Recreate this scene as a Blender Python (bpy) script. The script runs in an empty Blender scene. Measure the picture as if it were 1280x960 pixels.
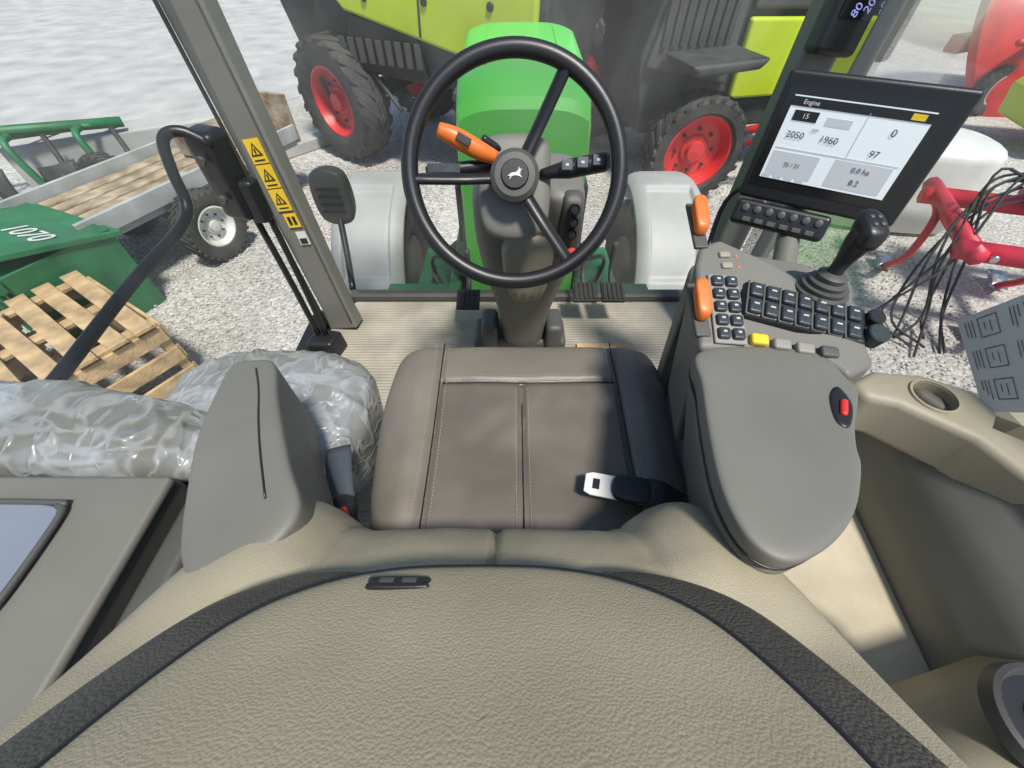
import bpy, bmesh, math, random
from mathutils import Vector, Matrix, noise
random.seed(7)
sc=bpy.context.scene
COL=bpy.context.collection
R=math.radians
# ---------------------------------------------------------------- materials
def mat(name,color,rough=.5,metal=0,bump=0,bscale=100,btype='noise',var=0,vscale=8,spec=.5,alpha=None,emit=None,coat=0,trans=0,dirt=None,bdist=None):
    m=bpy.data.materials.new(name); m.use_nodes=True
    nt=m.node_tree; b=nt.nodes['Principled BSDF']
    b.inputs['Base Color'].default_value=(*color,1)
    b.inputs['Roughness'].default_value=rough
    b.inputs['Metallic'].default_value=metal
    b.inputs['Specular IOR Level'].default_value=spec
    b.inputs['Coat Weight'].default_value=coat
    tc=nt.nodes.new('ShaderNodeTexCoord')
    if var>0:
        n=nt.nodes.new('ShaderNodeTexNoise'); n.inputs['Scale'].default_value=vscale; n.inputs['Detail'].default_value=5
        nt.links.new(tc.outputs['Object'],n.inputs['Vector'])
        r=nt.nodes.new('ShaderNodeValToRGB')
        r.color_ramp.elements[0].position=.3; r.color_ramp.elements[1].position=.7
        c0=dirt if dirt else tuple(c*(1-var) for c in color)
        c1=tuple(min(1,c*(1+var*.6)) for c in color)
        r.color_ramp.elements[0].color=(*c0,1); r.color_ramp.elements[1].color=(*c1,1)
        nt.links.new(n.outputs['Fac'],r.inputs['Fac']); nt.links.new(r.outputs['Color'],b.inputs['Base Color'])
        mr=nt.nodes.new('ShaderNodeMapRange'); mr.inputs['To Min'].default_value=max(.05,rough-.12); mr.inputs['To Max'].default_value=min(1,rough+.15)
        nt.links.new(n.outputs['Fac'],mr.inputs['Value']); nt.links.new(mr.outputs['Result'],b.inputs['Roughness'])
    if bump>0:
        bm=nt.nodes.new('ShaderNodeBump'); bm.inputs['Strength'].default_value=bump; bm.inputs['Distance'].default_value=bdist or (.002 if bscale>60 else .02)
        if btype=='noise':
            t=nt.nodes.new('ShaderNodeTexNoise'); t.inputs['Scale'].default_value=bscale; t.inputs['Detail'].default_value=3
            out=t.outputs['Fac']
        else:
            t=nt.nodes.new('ShaderNodeTexVoronoi'); t.inputs['Scale'].default_value=bscale
            out=t.outputs['Distance']
            bm.invert=True
        nt.links.new(tc.outputs['Object'],t.inputs['Vector'])
        nt.links.new(out,bm.inputs['Height']); nt.links.new(bm.outputs['Normal'],b.inputs['Normal'])
    if emit:
        b.inputs['Emission Color'].default_value=(*emit[0],1); b.inputs['Emission Strength'].default_value=emit[1]
    if alpha is not None: b.inputs['Alpha'].default_value=alpha
    return m
def srgb(r,g,b):
    f=lambda c:((c/255+.055)/1.055)**2.4 if c/255>.04045 else c/255/12.92
    return (f(r),f(g),f(b))
M={}
M['tan']=mat('leather_tan',srgb(154,145,121),.45,bump=.36,bscale=560,btype='vor',var=.12,vscale=9,bdist=.001)
M['tan2']=mat('leather_bolster',srgb(153,145,122),.46,bump=.35,bscale=700,btype='vor',var=.14,vscale=12,bdist=.001)
M['band']=mat('leather_dark',srgb(66,63,57),.36,bump=.6,bscale=480,btype='vor',var=.25,vscale=20,bdist=.0014)
M['seat']=mat('leather_seat_centre',srgb(98,92,83),.4,bump=.25,bscale=600,btype='vor',var=.17,vscale=8,bdist=.001)
M['seatside']=mat('leather_seat_side',srgb(115,109,98),.4,bump=.25,bscale=600,btype='vor',var=.15,vscale=10,bdist=.001)
M['grey']=mat('plastic_grey',srgb(109,108,100),.5,bump=.25,bscale=900,var=.1,vscale=6,bdist=.001)
M['greydk']=mat('plastic_dark_grey',srgb(75,75,71),.5,bump=.25,bscale=900,var=.12,vscale=7,bdist=.001)
M['greylt']=mat('plastic_light_grey',srgb(136,134,126),.5,bump=.2,bscale=800,var=.1,vscale=6,bdist=.001)
M['trim']=mat('trim_tan',srgb(148,141,120),.5,bump=.3,bscale=800,var=.1,vscale=6,bdist=.001)
M['beige']=mat('mat_beige',srgb(180,170,146),.75,bump=.3,bscale=300,var=.2,vscale=10)
M['blk']=mat('plastic_black',(.012,.012,.013),.38,bump=.15,bscale=500,bdist=.001)
M['blkg']=mat('plastic_black_gloss',(.01,.01,.011),.15)
M['rub']=mat('rubber',(.025,.024,.023),.75,bump=.3,bscale=60,var=.35,vscale=5)
M['tyre']=mat('tyre_rubber_dusty',(.05,.048,.044),.8,bump=.3,bscale=60,var=.5,vscale=5)
M['btn']=mat('button_dark',(.03,.038,.042),.35,var=.2,vscale=200)
M['thread']=mat('stitch_thread',srgb(142,135,120),.7)
M['wht']=mat('paint_white',(.66,.66,.63),.4,var=.1,vscale=5)
M['wheelw']=mat('wheel_white',(.6,.59,.56),.5,var=.25,vscale=6)
M['sheet']=mat('service_sheet_film',(.55,.54,.50),.35,var=.06,vscale=4)
M['org']=mat('plastic_orange',(.64,.15,.02),.4,bump=.1,bscale=300,bdist=.001)
M['red']=mat('paint_red',(.6,.03,.03),.4,var=.25,vscale=4)
M['redb']=mat('red_plastic',(.7,.03,.02),.35)
M['redf']=mat('implement_red',(.6,.03,.06),.45,var=.3,vscale=5)
M['lime']=mat('paint_lime',(.44,.56,.012),.4,var=.12,vscale=2,coat=.2)
M['grn']=mat('hood_green',(.11,.60,.06),.42,var=.06,vscale=2,coat=.15)
M['grnd']=mat('green_dark_paint',(.02,.15,.055),.5,var=.35,vscale=4)
M['steel']=mat('steel',(.5,.5,.5),.3,metal=1,var=.2,vscale=30)
M['chassis']=mat('chassis_dark',(.04,.045,.04),.6,var=.4,vscale=6)
M['wood']=mat('pallet_wood',(.46,.32,.17),.8,bump=.4,bscale=40,var=.45,vscale=7)
M['fend']=mat('mudguard_grey',(.36,.36,.345),.5,bump=.2,bscale=300,var=.18,vscale=3)
M['yel']=mat('sticker_yellow',(.75,.5,.02),.4)
M['conc']=mat('concrete',(.42,.415,.40),.9,bump=.15,bscale=90,var=.22,vscale=1.5)
M['belt']=mat('belt_webbing',(.02,.022,.025),.7,bump=.5,bscale=500)
M['beltb']=mat('belt_webbing_blue',(.05,.06,.075),.7,bump=.5,bscale=500)
M['rust']=mat('trailer_rusty',(.38,.32,.22),.75,bump=.4,bscale=30,var=.5,vscale=5,dirt=(.14,.08,.04))
M['trl']=mat('trailer_grey',(.36,.37,.37),.6,var=.3,vscale=4)
M['scr']=mat('screen_white',(.55,.58,.59),.15,emit=((.8,.9,.95),.28))
M['scr2']=mat('screen_grey',(.38,.40,.41),.15,emit=((.8,.85,.9),.18))
M['inset']=mat('tray_lid',srgb(120,128,138),.25,var=.08,vscale=5)  # sky reflection put into the lid's base colour as blue-grey
M['stone']=mat('gravel_stones',(.49,.475,.45),.85,bump=.3,bscale=120,var=.55,vscale=33)
def wrapmat():
    m=bpy.data.materials.new('plastic_wrap'); m.use_nodes=True; nt=m.node_tree; b=nt.nodes['Principled BSDF']
    tc=nt.nodes.new('ShaderNodeTexCoord')
    def ridge(scale,rot,w,dist):
        mp=nt.nodes.new('ShaderNodeMapping'); mp.inputs['Scale'].default_value=scale; mp.inputs['Rotation'].default_value=(0,0,rot)
        nt.links.new(tc.outputs['Object'],mp.inputs['Vector'])
        n=nt.nodes.new('ShaderNodeTexNoise'); n.inputs['Scale'].default_value=1.0; n.inputs['Detail'].default_value=2; n.inputs['Distortion'].default_value=dist
        nt.links.new(mp.outputs[0],n.inputs['Vector'])
        s=nt.nodes.new('ShaderNodeMath'); s.operation='SUBTRACT'; s.inputs[1].default_value=.5; nt.links.new(n.outputs['Fac'],s.inputs[0])
        a=nt.nodes.new('ShaderNodeMath'); a.operation='ABSOLUTE'; nt.links.new(s.outputs[0],a.inputs[0])
        r=nt.nodes.new('ShaderNodeMapRange'); r.interpolation_type='SMOOTHSTEP'; r.inputs['From Min'].default_value=0; r.inputs['From Max'].default_value=w
        r.inputs['To Min'].default_value=1; r.inputs['To Max'].default_value=0
        nt.links.new(a.outputs[0],r.inputs['Value']); return r.outputs['Result']
    r1=ridge((9,16,10),.5,.07,.5); r2=ridge((22,9,14),-.4,.05,.4)
    ad=nt.nodes.new('ShaderNodeMath'); ad.operation='MAXIMUM'; nt.links.new(r1,ad.inputs[0]); nt.links.new(r2,ad.inputs[1])
    n2=nt.nodes.new('ShaderNodeTexNoise'); n2.inputs['Scale'].default_value=7; n2.inputs['Detail'].default_value=4
    nt.links.new(tc.outputs['Object'],n2.inputs['Vector'])
    c=nt.nodes.new('ShaderNodeValToRGB'); c.color_ramp.elements[0].position=.38; c.color_ramp.elements[0].color=(.15,.148,.12,1)
    c.color_ramp.elements[1].position=.66; c.color_ramp.elements[1].color=(.26,.28,.285,1); nt.links.new(n2.outputs['Fac'],c.inputs['Fac'])
    mx=nt.nodes.new('ShaderNodeMix'); mx.data_type='RGBA'
    mf=nt.nodes.new('ShaderNodeMath'); mf.operation='MULTIPLY'; mf.inputs[1].default_value=.25; nt.links.new(ad.outputs[0],mf.inputs[0])
    nt.links.new(mf.outputs[0],mx.inputs['Factor']); nt.links.new(c.outputs['Color'],mx.inputs['A']); mx.inputs['B'].default_value=(.5,.53,.54,1)  # crease ridges whitened in the base colour to imitate highlight streaks
    nt.links.new(mx.outputs['Result'],b.inputs['Base Color'])
    bm=nt.nodes.new('ShaderNodeBump'); bm.inputs['Strength'].default_value=.4; bm.inputs['Distance'].default_value=.006
    nt.links.new(ad.outputs[0],bm.inputs['Height'])
    nt.links.new(bm.outputs['Normal'],b.inputs['Normal'])
    b.inputs['Roughness'].default_value=.3; b.inputs['Specular IOR Level'].default_value=.6; b.inputs['Coat Weight'].default_value=.3; b.inputs['Coat Roughness'].default_value=.14
    return m
M['wrap']=wrapmat()
def glassmat(name,tint=(.95,.98,.96)):
    m=bpy.data.materials.new(name); m.use_nodes=True; nt=m.node_tree; nt.nodes.clear()
    o=nt.nodes.new('ShaderNodeOutputMaterial'); mx=nt.nodes.new('ShaderNodeMixShader')
    t=nt.nodes.new('ShaderNodeBsdfTransparent'); g=nt.nodes.new('ShaderNodeBsdfGlossy')
    t.inputs['Color'].default_value=(*tint,1); g.inputs['Roughness'].default_value=.03
    lw=nt.nodes.new('ShaderNodeLayerWeight'); lw.inputs['Blend'].default_value=.25
    mm=nt.nodes.new('ShaderNodeMath'); mm.operation='MULTIPLY'; mm.inputs[1].default_value=.6
    df=nt.nodes.new('ShaderNodeBsdfDiffuse'); df.inputs['Color'].default_value=(.8,.8,.78,1)  # whitish diffuse mixed in by noise: dust, and imitated glare haze
    tc=nt.nodes.new('ShaderNodeTexCoord'); n=nt.nodes.new('ShaderNodeTexNoise'); n.inputs['Scale'].default_value=3; n.inputs['Detail'].default_value=4
    nt.links.new(tc.outputs['Object'],n.inputs['Vector'])
    mr=nt.nodes.new('ShaderNodeMapRange'); mr.inputs['From Min'].default_value=.4; mr.inputs['From Max'].default_value=.7; mr.inputs['To Min'].default_value=.02; mr.inputs['To Max'].default_value=.09
    nt.links.new(n.outputs['Fac'],mr.inputs['Value'])
    m0=nt.nodes.new('ShaderNodeMixShader'); nt.links.new(mr.outputs['Result'],m0.inputs['Fac']); nt.links.new(t.outputs[0],m0.inputs[1]); nt.links.new(df.outputs[0],m0.inputs[2])
    nt.links.new(lw.outputs['Fresnel'],mm.inputs[0]); nt.links.new(mm.outputs[0],mx.inputs['Fac'])
    nt.links.new(m0.outputs[0],mx.inputs[1]); nt.links.new(g.outputs[0],mx.inputs[2]); nt.links.new(mx.outputs[0],o.inputs['Surface'])
    return m
M['glass']=glassmat('window_glass')
def gravel():
    m=bpy.data.materials.new('gravel_ground'); m.use_nodes=True; nt=m.node_tree; b=nt.nodes['Principled BSDF']
    tc=nt.nodes.new('ShaderNodeTexCoord')
    v=nt.nodes.new('ShaderNodeTexVoronoi'); v.inputs['Scale'].default_value=26
    v2=nt.nodes.new('ShaderNodeTexVoronoi'); v2.inputs['Scale'].default_value=60
    n=nt.nodes.new('ShaderNodeTexNoise'); n.inputs['Scale'].default_value=.7; n.inputs['Detail'].default_value=6
    for t in (v,v2,n): nt.links.new(tc.outputs['Object'],t.inputs['Vector'])
    bw=nt.nodes.new('ShaderNodeSeparateColor'); nt.links.new(v.outputs['Color'],bw.inputs['Color'])
    r=nt.nodes.new('ShaderNodeValToRGB'); r.color_ramp.elements[0].color=(.29,.28,.265,1); r.color_ramp.elements[1].color=(.70,.685,.65,1)
    nt.links.new(bw.outputs['Red'],r.inputs['Fac'])
    bw2=nt.nodes.new('ShaderNodeSeparateColor'); nt.links.new(v2.outputs['Color'],bw2.inputs['Color'])
    r2=nt.nodes.new('ShaderNodeValToRGB'); r2.color_ramp.elements[0].color=(.32,.31,.295,1); r2.color_ramp.elements[1].color=(.66,.645,.61,1)
    nt.links.new(bw2.outputs['Green'],r2.inputs['Fac'])
    mx=nt.nodes.new('ShaderNodeMix'); mx.data_type='RGBA'; mx.inputs['Factor'].default_value=.5
    nt.links.new(r.outputs['Color'],mx.inputs['A']); nt.links.new(r2.outputs['Color'],mx.inputs['B'])
    r3=nt.nodes.new('ShaderNodeValToRGB'); r3.color_ramp.elements[0].position=.35; r3.color_ramp.elements[0].color=(.78,.75,.71,1); r3.color_ramp.elements[1].position=.65; r3.color_ramp.elements[1].color=(1.03,1.02,1.0,1)
    nt.links.new(n.outputs['Fac'],r3.inputs['Fac'])
    m2=nt.nodes.new('ShaderNodeMix'); m2.data_type='RGBA'; m2.blend_type='MULTIPLY'; m2.inputs['Factor'].default_value=1
    nt.links.new(mx.outputs['Result'],m2.inputs['A']); nt.links.new(r3.outputs['Color'],m2.inputs['B'])
    nt.links.new(m2.outputs['Result'],b.inputs['Base Color']); b.inputs['Roughness'].default_value=.9
    bm=nt.nodes.new('ShaderNodeBump'); bm.invert=True; bm.inputs['Distance'].default_value=.03; bm.inputs['Strength'].default_value=.8
    nt.links.new(v.outputs['Distance'],bm.inputs['Height']); nt.links.new(bm.outputs['Normal'],b.inputs['Normal'])
    return m
M['gravel']=gravel()
def floormat():
    m=mat('floor_mat',srgb(156,150,134),.7,var=.3,vscale=6)
    nt=m.node_tree; b=nt.nodes['Principled BSDF']; tc=nt.nodes.new('ShaderNodeTexCoord')
    w=nt.nodes.new('ShaderNodeTexWave'); w.bands_direction='Y'; w.inputs['Scale'].default_value=22; w.inputs['Distortion'].default_value=.8; w.inputs['Detail Scale'].default_value=3
    nt.links.new(tc.outputs['Object'],w.inputs['Vector'])
    bm=nt.nodes.new('ShaderNodeBump'); bm.inputs['Strength'].default_value=.6; bm.inputs['Distance'].default_value=.004
    nt.links.new(w.outputs['Fac'],bm.inputs['Height']); nt.links.new(bm.outputs['Normal'],b.inputs['Normal'])
    return m
M['floor']=floormat()
# ---------------------------------------------------------------- helpers
def group(name,loc=(0,0,0),rz=0):
    e=bpy.data.objects.new(name,None); COL.objects.link(e); e.location=loc; e.rotation_euler=(0,0,rz); e.empty_display_size=.1
    return e
def mk(name,verts,faces,m,par=None,smooth=True,bevel=0,sub=0,seg=3,mw=None):
    me=bpy.data.meshes.new(name); me.from_pydata([tuple(v) for v in verts],[],faces)
    bm=bmesh.new(); bm.from_mesh(me); bmesh.ops.recalc_face_normals(bm,faces=bm.faces); bm.to_mesh(me); bm.free()
    ob=bpy.data.objects.new(name,me); COL.objects.link(ob)
    if m: me.materials.append(M[m] if isinstance(m,str) else m)
    if smooth:
        for p in me.polygons: p.use_smooth=True
    if mw is not None: ob.matrix_local=mw
    if bevel>0:
        b=ob.modifiers.new('bevel','BEVEL'); b.width=bevel; b.segments=seg; b.limit_method='ANGLE'; b.angle_limit=R(35)
        w=ob.modifiers.new('wn','WEIGHTED_NORMAL')
    if sub>0:
        s=ob.modifiers.new('sub','SUBSURF'); s.levels=sub; s.render_levels=sub
    if par: ob.parent=par
    return ob
def frame(c,rot=(0,0,0)):
    from mathutils import Euler
    return Matrix.Translation(c)@Euler(rot).to_matrix().to_4x4()
def box(name,c,s,m,par=None,rot=(0,0,0),bevel=.004,mw=None,taper=1):
    x,y,z=s[0]/2,s[1]/2,s[2]/2; t=taper
    v=[(-x,-y,-z),(x,-y,-z),(x,y,-z),(-x,y,-z),(-x*t,-y*t,z),(x*t,-y*t,z),(x*t,y*t,z),(-x*t,y*t,z)]
    f=[(0,3,2,1),(4,5,6,7),(0,1,5,4),(1,2,6,5),(2,3,7,6),(3,0,4,7)]
    w=frame(c,rot)
    if mw is not None: w=mw@w
    return mk(name,v,f,m,par,bevel=bevel,mw=w,smooth=bevel>0)
def prism(name,out,z0,z1,m,par=None,bevel=.004,zt=None,shift=(0,0),bscale=1,mw=None,seg=3):
    n=len(out); cx=sum(p[0] for p in out)/n; cy=sum(p[1] for p in out)/n
    v=[((p[0]-cx)*bscale+cx+shift[0],(p[1]-cy)*bscale+cy+shift[1],z0) for p in out]
    v+=[(p[0],p[1],zt(p[0],p[1]) if zt else z1) for p in out]
    f=[tuple(range(n))[::-1],tuple(range(n,2*n))]+[(i,(i+1)%n,n+(i+1)%n,n+i) for i in range(n)]
    return mk(name,v,f,m,par,bevel=bevel,mw=mw,smooth=bevel>0,seg=seg)
def catmull(P,n=8,closed=False):
    P=[Vector(p) for p in P]; out=[]; N=len(P)
    rng=range(N if closed else N-1)
    for i in rng:
        if closed: p0,p1,p2,p3=P[(i-1)%N],P[i],P[(i+1)%N],P[(i+2)%N]
        else:
            p1,p2=P[i],P[i+1]; p0=P[i-1] if i>0 else p1*2-p2; p3=P[i+2] if i+2<N else p2*2-p1
        for k in range(n):
            t=k/n
            out.append(.5*((2*p1)+(p2-p0)*t+(2*p0-5*p1+4*p2-p3)*t*t+(3*p1-p0-3*p2+p3)*t**3))
    if not closed: out.append(P[-1])
    return out
def tube(name,P,r,m,par=None,closed=False,n=8,sm=6,smoothpath=True,rx=None):
    pts=catmull(P,sm,closed) if smoothpath else [Vector(p) for p in P]
    N=len(pts); V=[];F=[]
    up=None
    for i,p in enumerate(pts):
        if closed: t=(pts[(i+1)%N]-pts[i-1])
        else: t=(pts[min(i+1,N-1)]-pts[max(i-1,0)])
        t.normalize()
        if up is None:
            a=Vector((0,0,1)) if abs(t.z)<.9 else Vector((1,0,0)); up=(a-t*a.dot(t)).normalized()
        else: up=(up-t*up.dot(t)).normalized()
        s=t.cross(up); rr=r(i/(N-1)) if callable(r) else r
        for k in range(n):
            an=2*math.pi*k/n; V.append(p+up*math.cos(an)*rr+s*math.sin(an)*(rx if rx else rr))
    for i in range(N if closed else N-1):
        j=(i+1)%N
        for k in range(n): F.append((i*n+k,i*n+(k+1)%n,j*n+(k+1)%n,j*n+k))
    if not closed: F.append(tuple(range(n))[::-1]); F.append(tuple((N-1)*n+k for k in range(n)))
    return mk(name,V,F,m,par)
def lathe(name,prof,m,par=None,mw=None,n=32,cap=True):
    V=[];F=[]
    for a,r in prof:
        for k in range(n):
            t=2*math.pi*k/n; V.append((r*math.cos(t),r*math.sin(t),a))
    for i in range(len(prof)-1):
        for k in range(n): F.append((i*n+k,i*n+(k+1)%n,(i+1)*n+(k+1)%n,(i+1)*n+k))
    if cap:
        if prof[0][1]>1e-5: F.append(tuple(range(n)))
        if prof[-1][1]>1e-5: F.append(tuple((len(prof)-1)*n+k for k in range(n)))
    ob=mk(name,V,F,m,par,mw=mw)
    e=ob.modifiers.new('es','EDGE_SPLIT'); e.split_angle=R(40)
    return ob
def axis_mw(c,d,roll=0):
    q=Vector(d).normalized().to_track_quat('Z','Y')
    return Matrix.Translation(c)@q.to_matrix().to_4x4()@Matrix.Rotation(roll,4,'Z')
def cyl(name,p0,p1,r,m,par=None,r1=None,n=24):
    p0=Vector(p0);p1=Vector(p1);L=(p1-p0).length; r1=r if r1 is None else r1; b=min(r,r1)*.12
    return lathe(name,[(0,r-b),(b,r),(L-b,r1),(L,r1-b)],m,par,axis_mw(p0,p1-p0),n)
def grid(name,f,nu,nv,m,par=None,sub=0,solid=0):
    V=[f(i/nu,j/nv) for j in range(nv+1) for i in range(nu+1)]
    F=[(j*(nu+1)+i,j*(nu+1)+i+1,(j+1)*(nu+1)+i+1,(j+1)*(nu+1)+i) for j in range(nv) for i in range(nu)]
    ob=mk(name,V,F,m,par,sub=sub)
    if solid: s=ob.modifiers.new('so','SOLIDIFY'); s.thickness=solid; s.offset=-1
    return ob
def pillow(name,out,T,mp,m,par=None,D=.05,p=3,rings=24,sm=6,extra=None,bot=.92,smo=True):
    o=catmull([(a,b,0) for a,b in out],sm,True) if smo else [Vector((a,b,0)) for a,b in out]
    N=len(o); c=sum(o,Vector())/N
    V=[];F=[]
    def put(q,h): V.append(mp(q.x,q.y,h))
    put(c,T+(extra(c.x,c.y) if extra else 0))
    for r in range(1,rings+1):
        k=math.sin(r/rings*math.pi/2)**.9 if r<rings else 1
        h=T*(max(0,1-k**p))**(1/p)
        for q in o:
            w=c+(q-c)*k
            e=(extra(w.x,w.y)*(1-k**8)) if extra else 0
            put(w,h+e)
    for q in o: put(c+(q-c)*((1+bot)/2+.01),-D*.6)
    for q in o: put(c+(q-c)*bot,-D)
    for k in range(N): F.append((0,1+k,1+(k+1)%N))
    for r in range(rings+1):
        for k in range(N):
            a=1+r*N+k;b=1+r*N+(k+1)%N; F.append((a,a+N,b+N,b))
    last=1+(rings+1)*N
    F.append(tuple(last+k for k in range(N)))
    ob=mk(name,V,F,m,par)
    return ob,o
def flat(z): return lambda a,b,h:(a,b,z+h)
def text(name,s,size,m,par,mw,ext=.0004):
    cu=bpy.data.curves.new(name,'FONT'); cu.body=s; cu.size=size; cu.extrude=ext; cu.align_x='CENTER'; cu.align_y='CENTER'
    ob=bpy.data.objects.new(name,cu); COL.objects.link(ob); cu.materials.append(M[m]); ob.matrix_local=mw; ob.parent=par
    return ob
def sm(x,a,b):
    t=min(1,max(0,(x-a)/(b-a))); return t*t*(3-2*t)
def wheel(name,c,ax,Rr,W,rimm,par,lugs=22,rimf=.55,hub=None):
    mw=axis_mw(c,ax)
    h=W/2
    lathe(name+'_tyre',[(-h*.8,Rr*rimf),(-h,Rr*.72),(-h*.96,Rr*.88),(-h*.7,Rr*.95),(0,Rr*.96),(h*.7,Rr*.95),(h*.96,Rr*.88),(h,Rr*.72),(h*.8,Rr*rimf),(h*.7,Rr*(rimf-.03))],'tyre',par,mw,48,cap=False)
    V=[];F=[]
    for i in range(lugs):
        for sgn in (-1,1):
            a0=2*math.pi*(i+(.5 if sgn>0 else 0))/lugs
            th=.35*2*math.pi/lugs
            sl=1.1*2*math.pi/lugs
            pts=[]
            for rr in (Rr*.93,Rr*1.0):
                for (zz,da) in ((0.02*h*sgn,0),(0.02*h*sgn,th),(h*.98*sgn,th+sl),(h*.98*sgn,sl)):
                    r2=rr-(Rr*.05 if abs(zz)>h*.5 else 0)
                    pts.append((r2*math.cos(a0+da),r2*math.sin(a0+da),zz))
            b=len(V); V+=pts
            F+=[(b,b+1,b+2,b+3),(b+4,b+5,b+6,b+7),(b,b+1,b+5,b+4),(b+1,b+2,b+6,b+5),(b+2,b+3,b+7,b+6),(b+3,b,b+4,b+7)]
    mk(name+'_lugs',V,F,'tyre',par,smooth=False,mw=mw)
    rf=Rr*rimf
    lathe(name+'_rim',[(-h*.8,rf*.98),(h*.82,rf*1.02),(h*.84,rf*.95),(h*.6,rf*.88),(h*.2,rf*.8),(h*.15,rf*.45),(h*.3,rf*.38),(h*.35,0)],rimm,par,mw,40)
    lathe(name+'_hub',[(h*.3,rf*.3),(h*.6,rf*.26),(h*.65,0)],hub or rimm,par,mw,20)
    for i in range(8):
        a=i*math.pi/4
        lathe(name+'_nut',[(h*.15,rf*.05),(h*.33,rf*.05),(h*.35,0)],'chassis',par,mw@Matrix.Translation((rf*.58*math.cos(a),rf*.58*math.sin(a),0)),8)

# ---------------------------------------------------------------- ground
mk('ground',[(-150,-100,-1.4),(150,-100,-1.4),(150,200,-1.4),(-150,200,-1.4)],[(0,1,2,3)],'gravel',smooth=False)
mk('concrete_yard',[(-60,7.5,-1.396),(-5.6,7.5,-1.396),(-3.2,12,-1.396),(-3.2,60,-1.396),(-60,60,-1.396)],[(0,1,2,3,4)],'conc',smooth=False)
rs=random.Random(3); V=[];F=[]
for i in range(20000):
    if rs.random()<.72: x=rs.uniform(-4.6,-.9); y=rs.uniform(.6,6.5)
    else: x=rs.uniform(1.0,4.5); y=rs.uniform(.6,6)
    s=rs.uniform(.007,.018)*(1.4 if rs.random()<.08 else 1); b=len(V); an=rs.uniform(0,6.3)
    for dx,dy,dz in ((1,0,0),(0,.8,0),(-1,0,0),(0,-.8,0),(0,0,.7),(0,0,-.6)):
        dx*=rs.uniform(.7,1.3);dy*=rs.uniform(.7,1.3); 
        V.append((x+s*(dx*math.cos(an)-dy*math.sin(an))+s*(.25*rs.uniform(-1,1)),y+s*(dx*math.sin(an)+dy*math.cos(an)),-1.397+s*.4+dz*s+ (s*.3*rs.uniform(-1,1))))
    F+=[(b,b+1,b+4),(b+1,b+2,b+4),(b+2,b+3,b+4),(b+3,b,b+4),(b+1,b,b+5),(b+2,b+1,b+5),(b+3,b+2,b+5),(b,b+3,b+5)]
mk('gravel_stones',V,F,'stone',smooth=False)

# ================================================================ TRACTOR
T=group('tractor')
prism('floor_mat',[(-.74,-.3),(.8,-.3),(.76,1.2),(.745,1.39),(-.676,1.39),(-.74,1.2)],-.04,0,'floor',T,bevel=.003)
box('floor_pan',(0,.5,-.12),(1.6,1.85,.12),'chassis',T)
box('windshield_sill',(.03,1.42,.0),(1.46,.05,.05),'greydk',T)
box('left_sill',(-.79,.55,.0),(.06,1.5,.05),'blk',T)
def pillar(name,b,t,w,d,m,rz):
    b=Vector(b);t=Vector(t); ax=(t-b).normalized()
    x=Vector((math.cos(rz),math.sin(rz),0)); x=(x-ax*ax.dot(x)).normalized(); y=ax.cross(x)
    V=[]
    for P,s in ((b,1),(b+(t-b)*.06,.9),(b+(t-b)*.5,.95),(t,1.05)):
        for a,c in ((-1,-1),(1,-1),(1,1),(-1,1)): V.append(P+x*a*w/2*s+y*c*d/2*s)
    F=[(0,3,2,1),(12,13,14,15)]
    for j in range(3):
        for k in range(4): F.append((j*4+k,j*4+(k+1)%4,j*4+4+(k+1)%4,j*4+4+k))
    mk(name,V,F,m,T,bevel=.012)
    return Matrix(((x.x,y.x,ax.x,b.x),(x.y,y.y,ax.y,b.y),(x.z,y.z,ax.z,b.z),(0,0,0,1)))
Lp=pillar('left_pillar',(-.675,1.24,0),(-.895,1.47,1.5),.125,.07,'grey',R(-8))
tube('left_pillar_seal',[Lp@Vector((-.058,-.04,z)) for z in (.03,.5,1.0,1.5)],.006,'blk',T)
tube('left_pillar_groove',[Lp@Vector((.048,-.034,z)) for z in (.03,.5,1.0,1.5)],.003,'greydk',T)
Rp=pillar('right_pillar',(.72,1.24,0),(.88,1.47,1.5),.11,.07,'grey',R(8))
pillar('right_door_frame',(.77,1.12,0),(.93,1.30,1.5),.045,.05,'greylt',R(30))
for i,zz in enumerate((.64,.57,.50)):
    box('warning_sticker',(.008,-.0365,zz),(.052,.003,.066),'yel',T,bevel=0,mw=Lp)
    mk('warning_triangle',[(-.012,-.0395,zz-.012),(.028,-.0395,zz-.012),(.008,-.0395,zz+.024)],[(0,1,2)],'blk',T,smooth=False,mw=Lp)
    mk('warning_triangle_in',[(-.004,-.0405,zz-.008),(.020,-.0405,zz-.008),(.008,-.0405,zz+.016)],[(0,1,2)],'yel',T,smooth=False,mw=Lp)
    box('warning_sym',(.008,-.041,zz+.001),(.005,.001,.014),'blk',T,bevel=0,mw=Lp)
    box('warning_line',(.008,-.0385,zz-.024),(.036,.001,.004),'blk',T,bevel=0,mw=Lp)
box('warning_sticker',(.014,-.0365,.435),(.045,.003,.045),'yel',T,bevel=0,mw=Lp)
box('warning_fig',(.006,-.039,.435),(.010,.002,.026),'blk',T,bevel=0,mw=Lp)
box('warning_fig',(.024,-.039,.435),(.010,.002,.026),'blk',T,bevel=0,mw=Lp)
box('white_sticker',(.022,-.0365,.375),(.036,.003,.045),'wht',T,bevel=0,mw=Lp)
box('white_sticker_blk',(.022,-.039,.366),(.026,.002,.018),'blk',T,bevel=0,mw=Lp)
prism('door_bracket',[(-.845,1.13),(-.755,1.10),(-.735,1.17),(-.83,1.21)],.51,.74,'blk',T,bevel=.02)
box('bracket_lug',(-.735,1.14,.56),(.045,.05,.12),'blk',T,bevel=.012)
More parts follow.
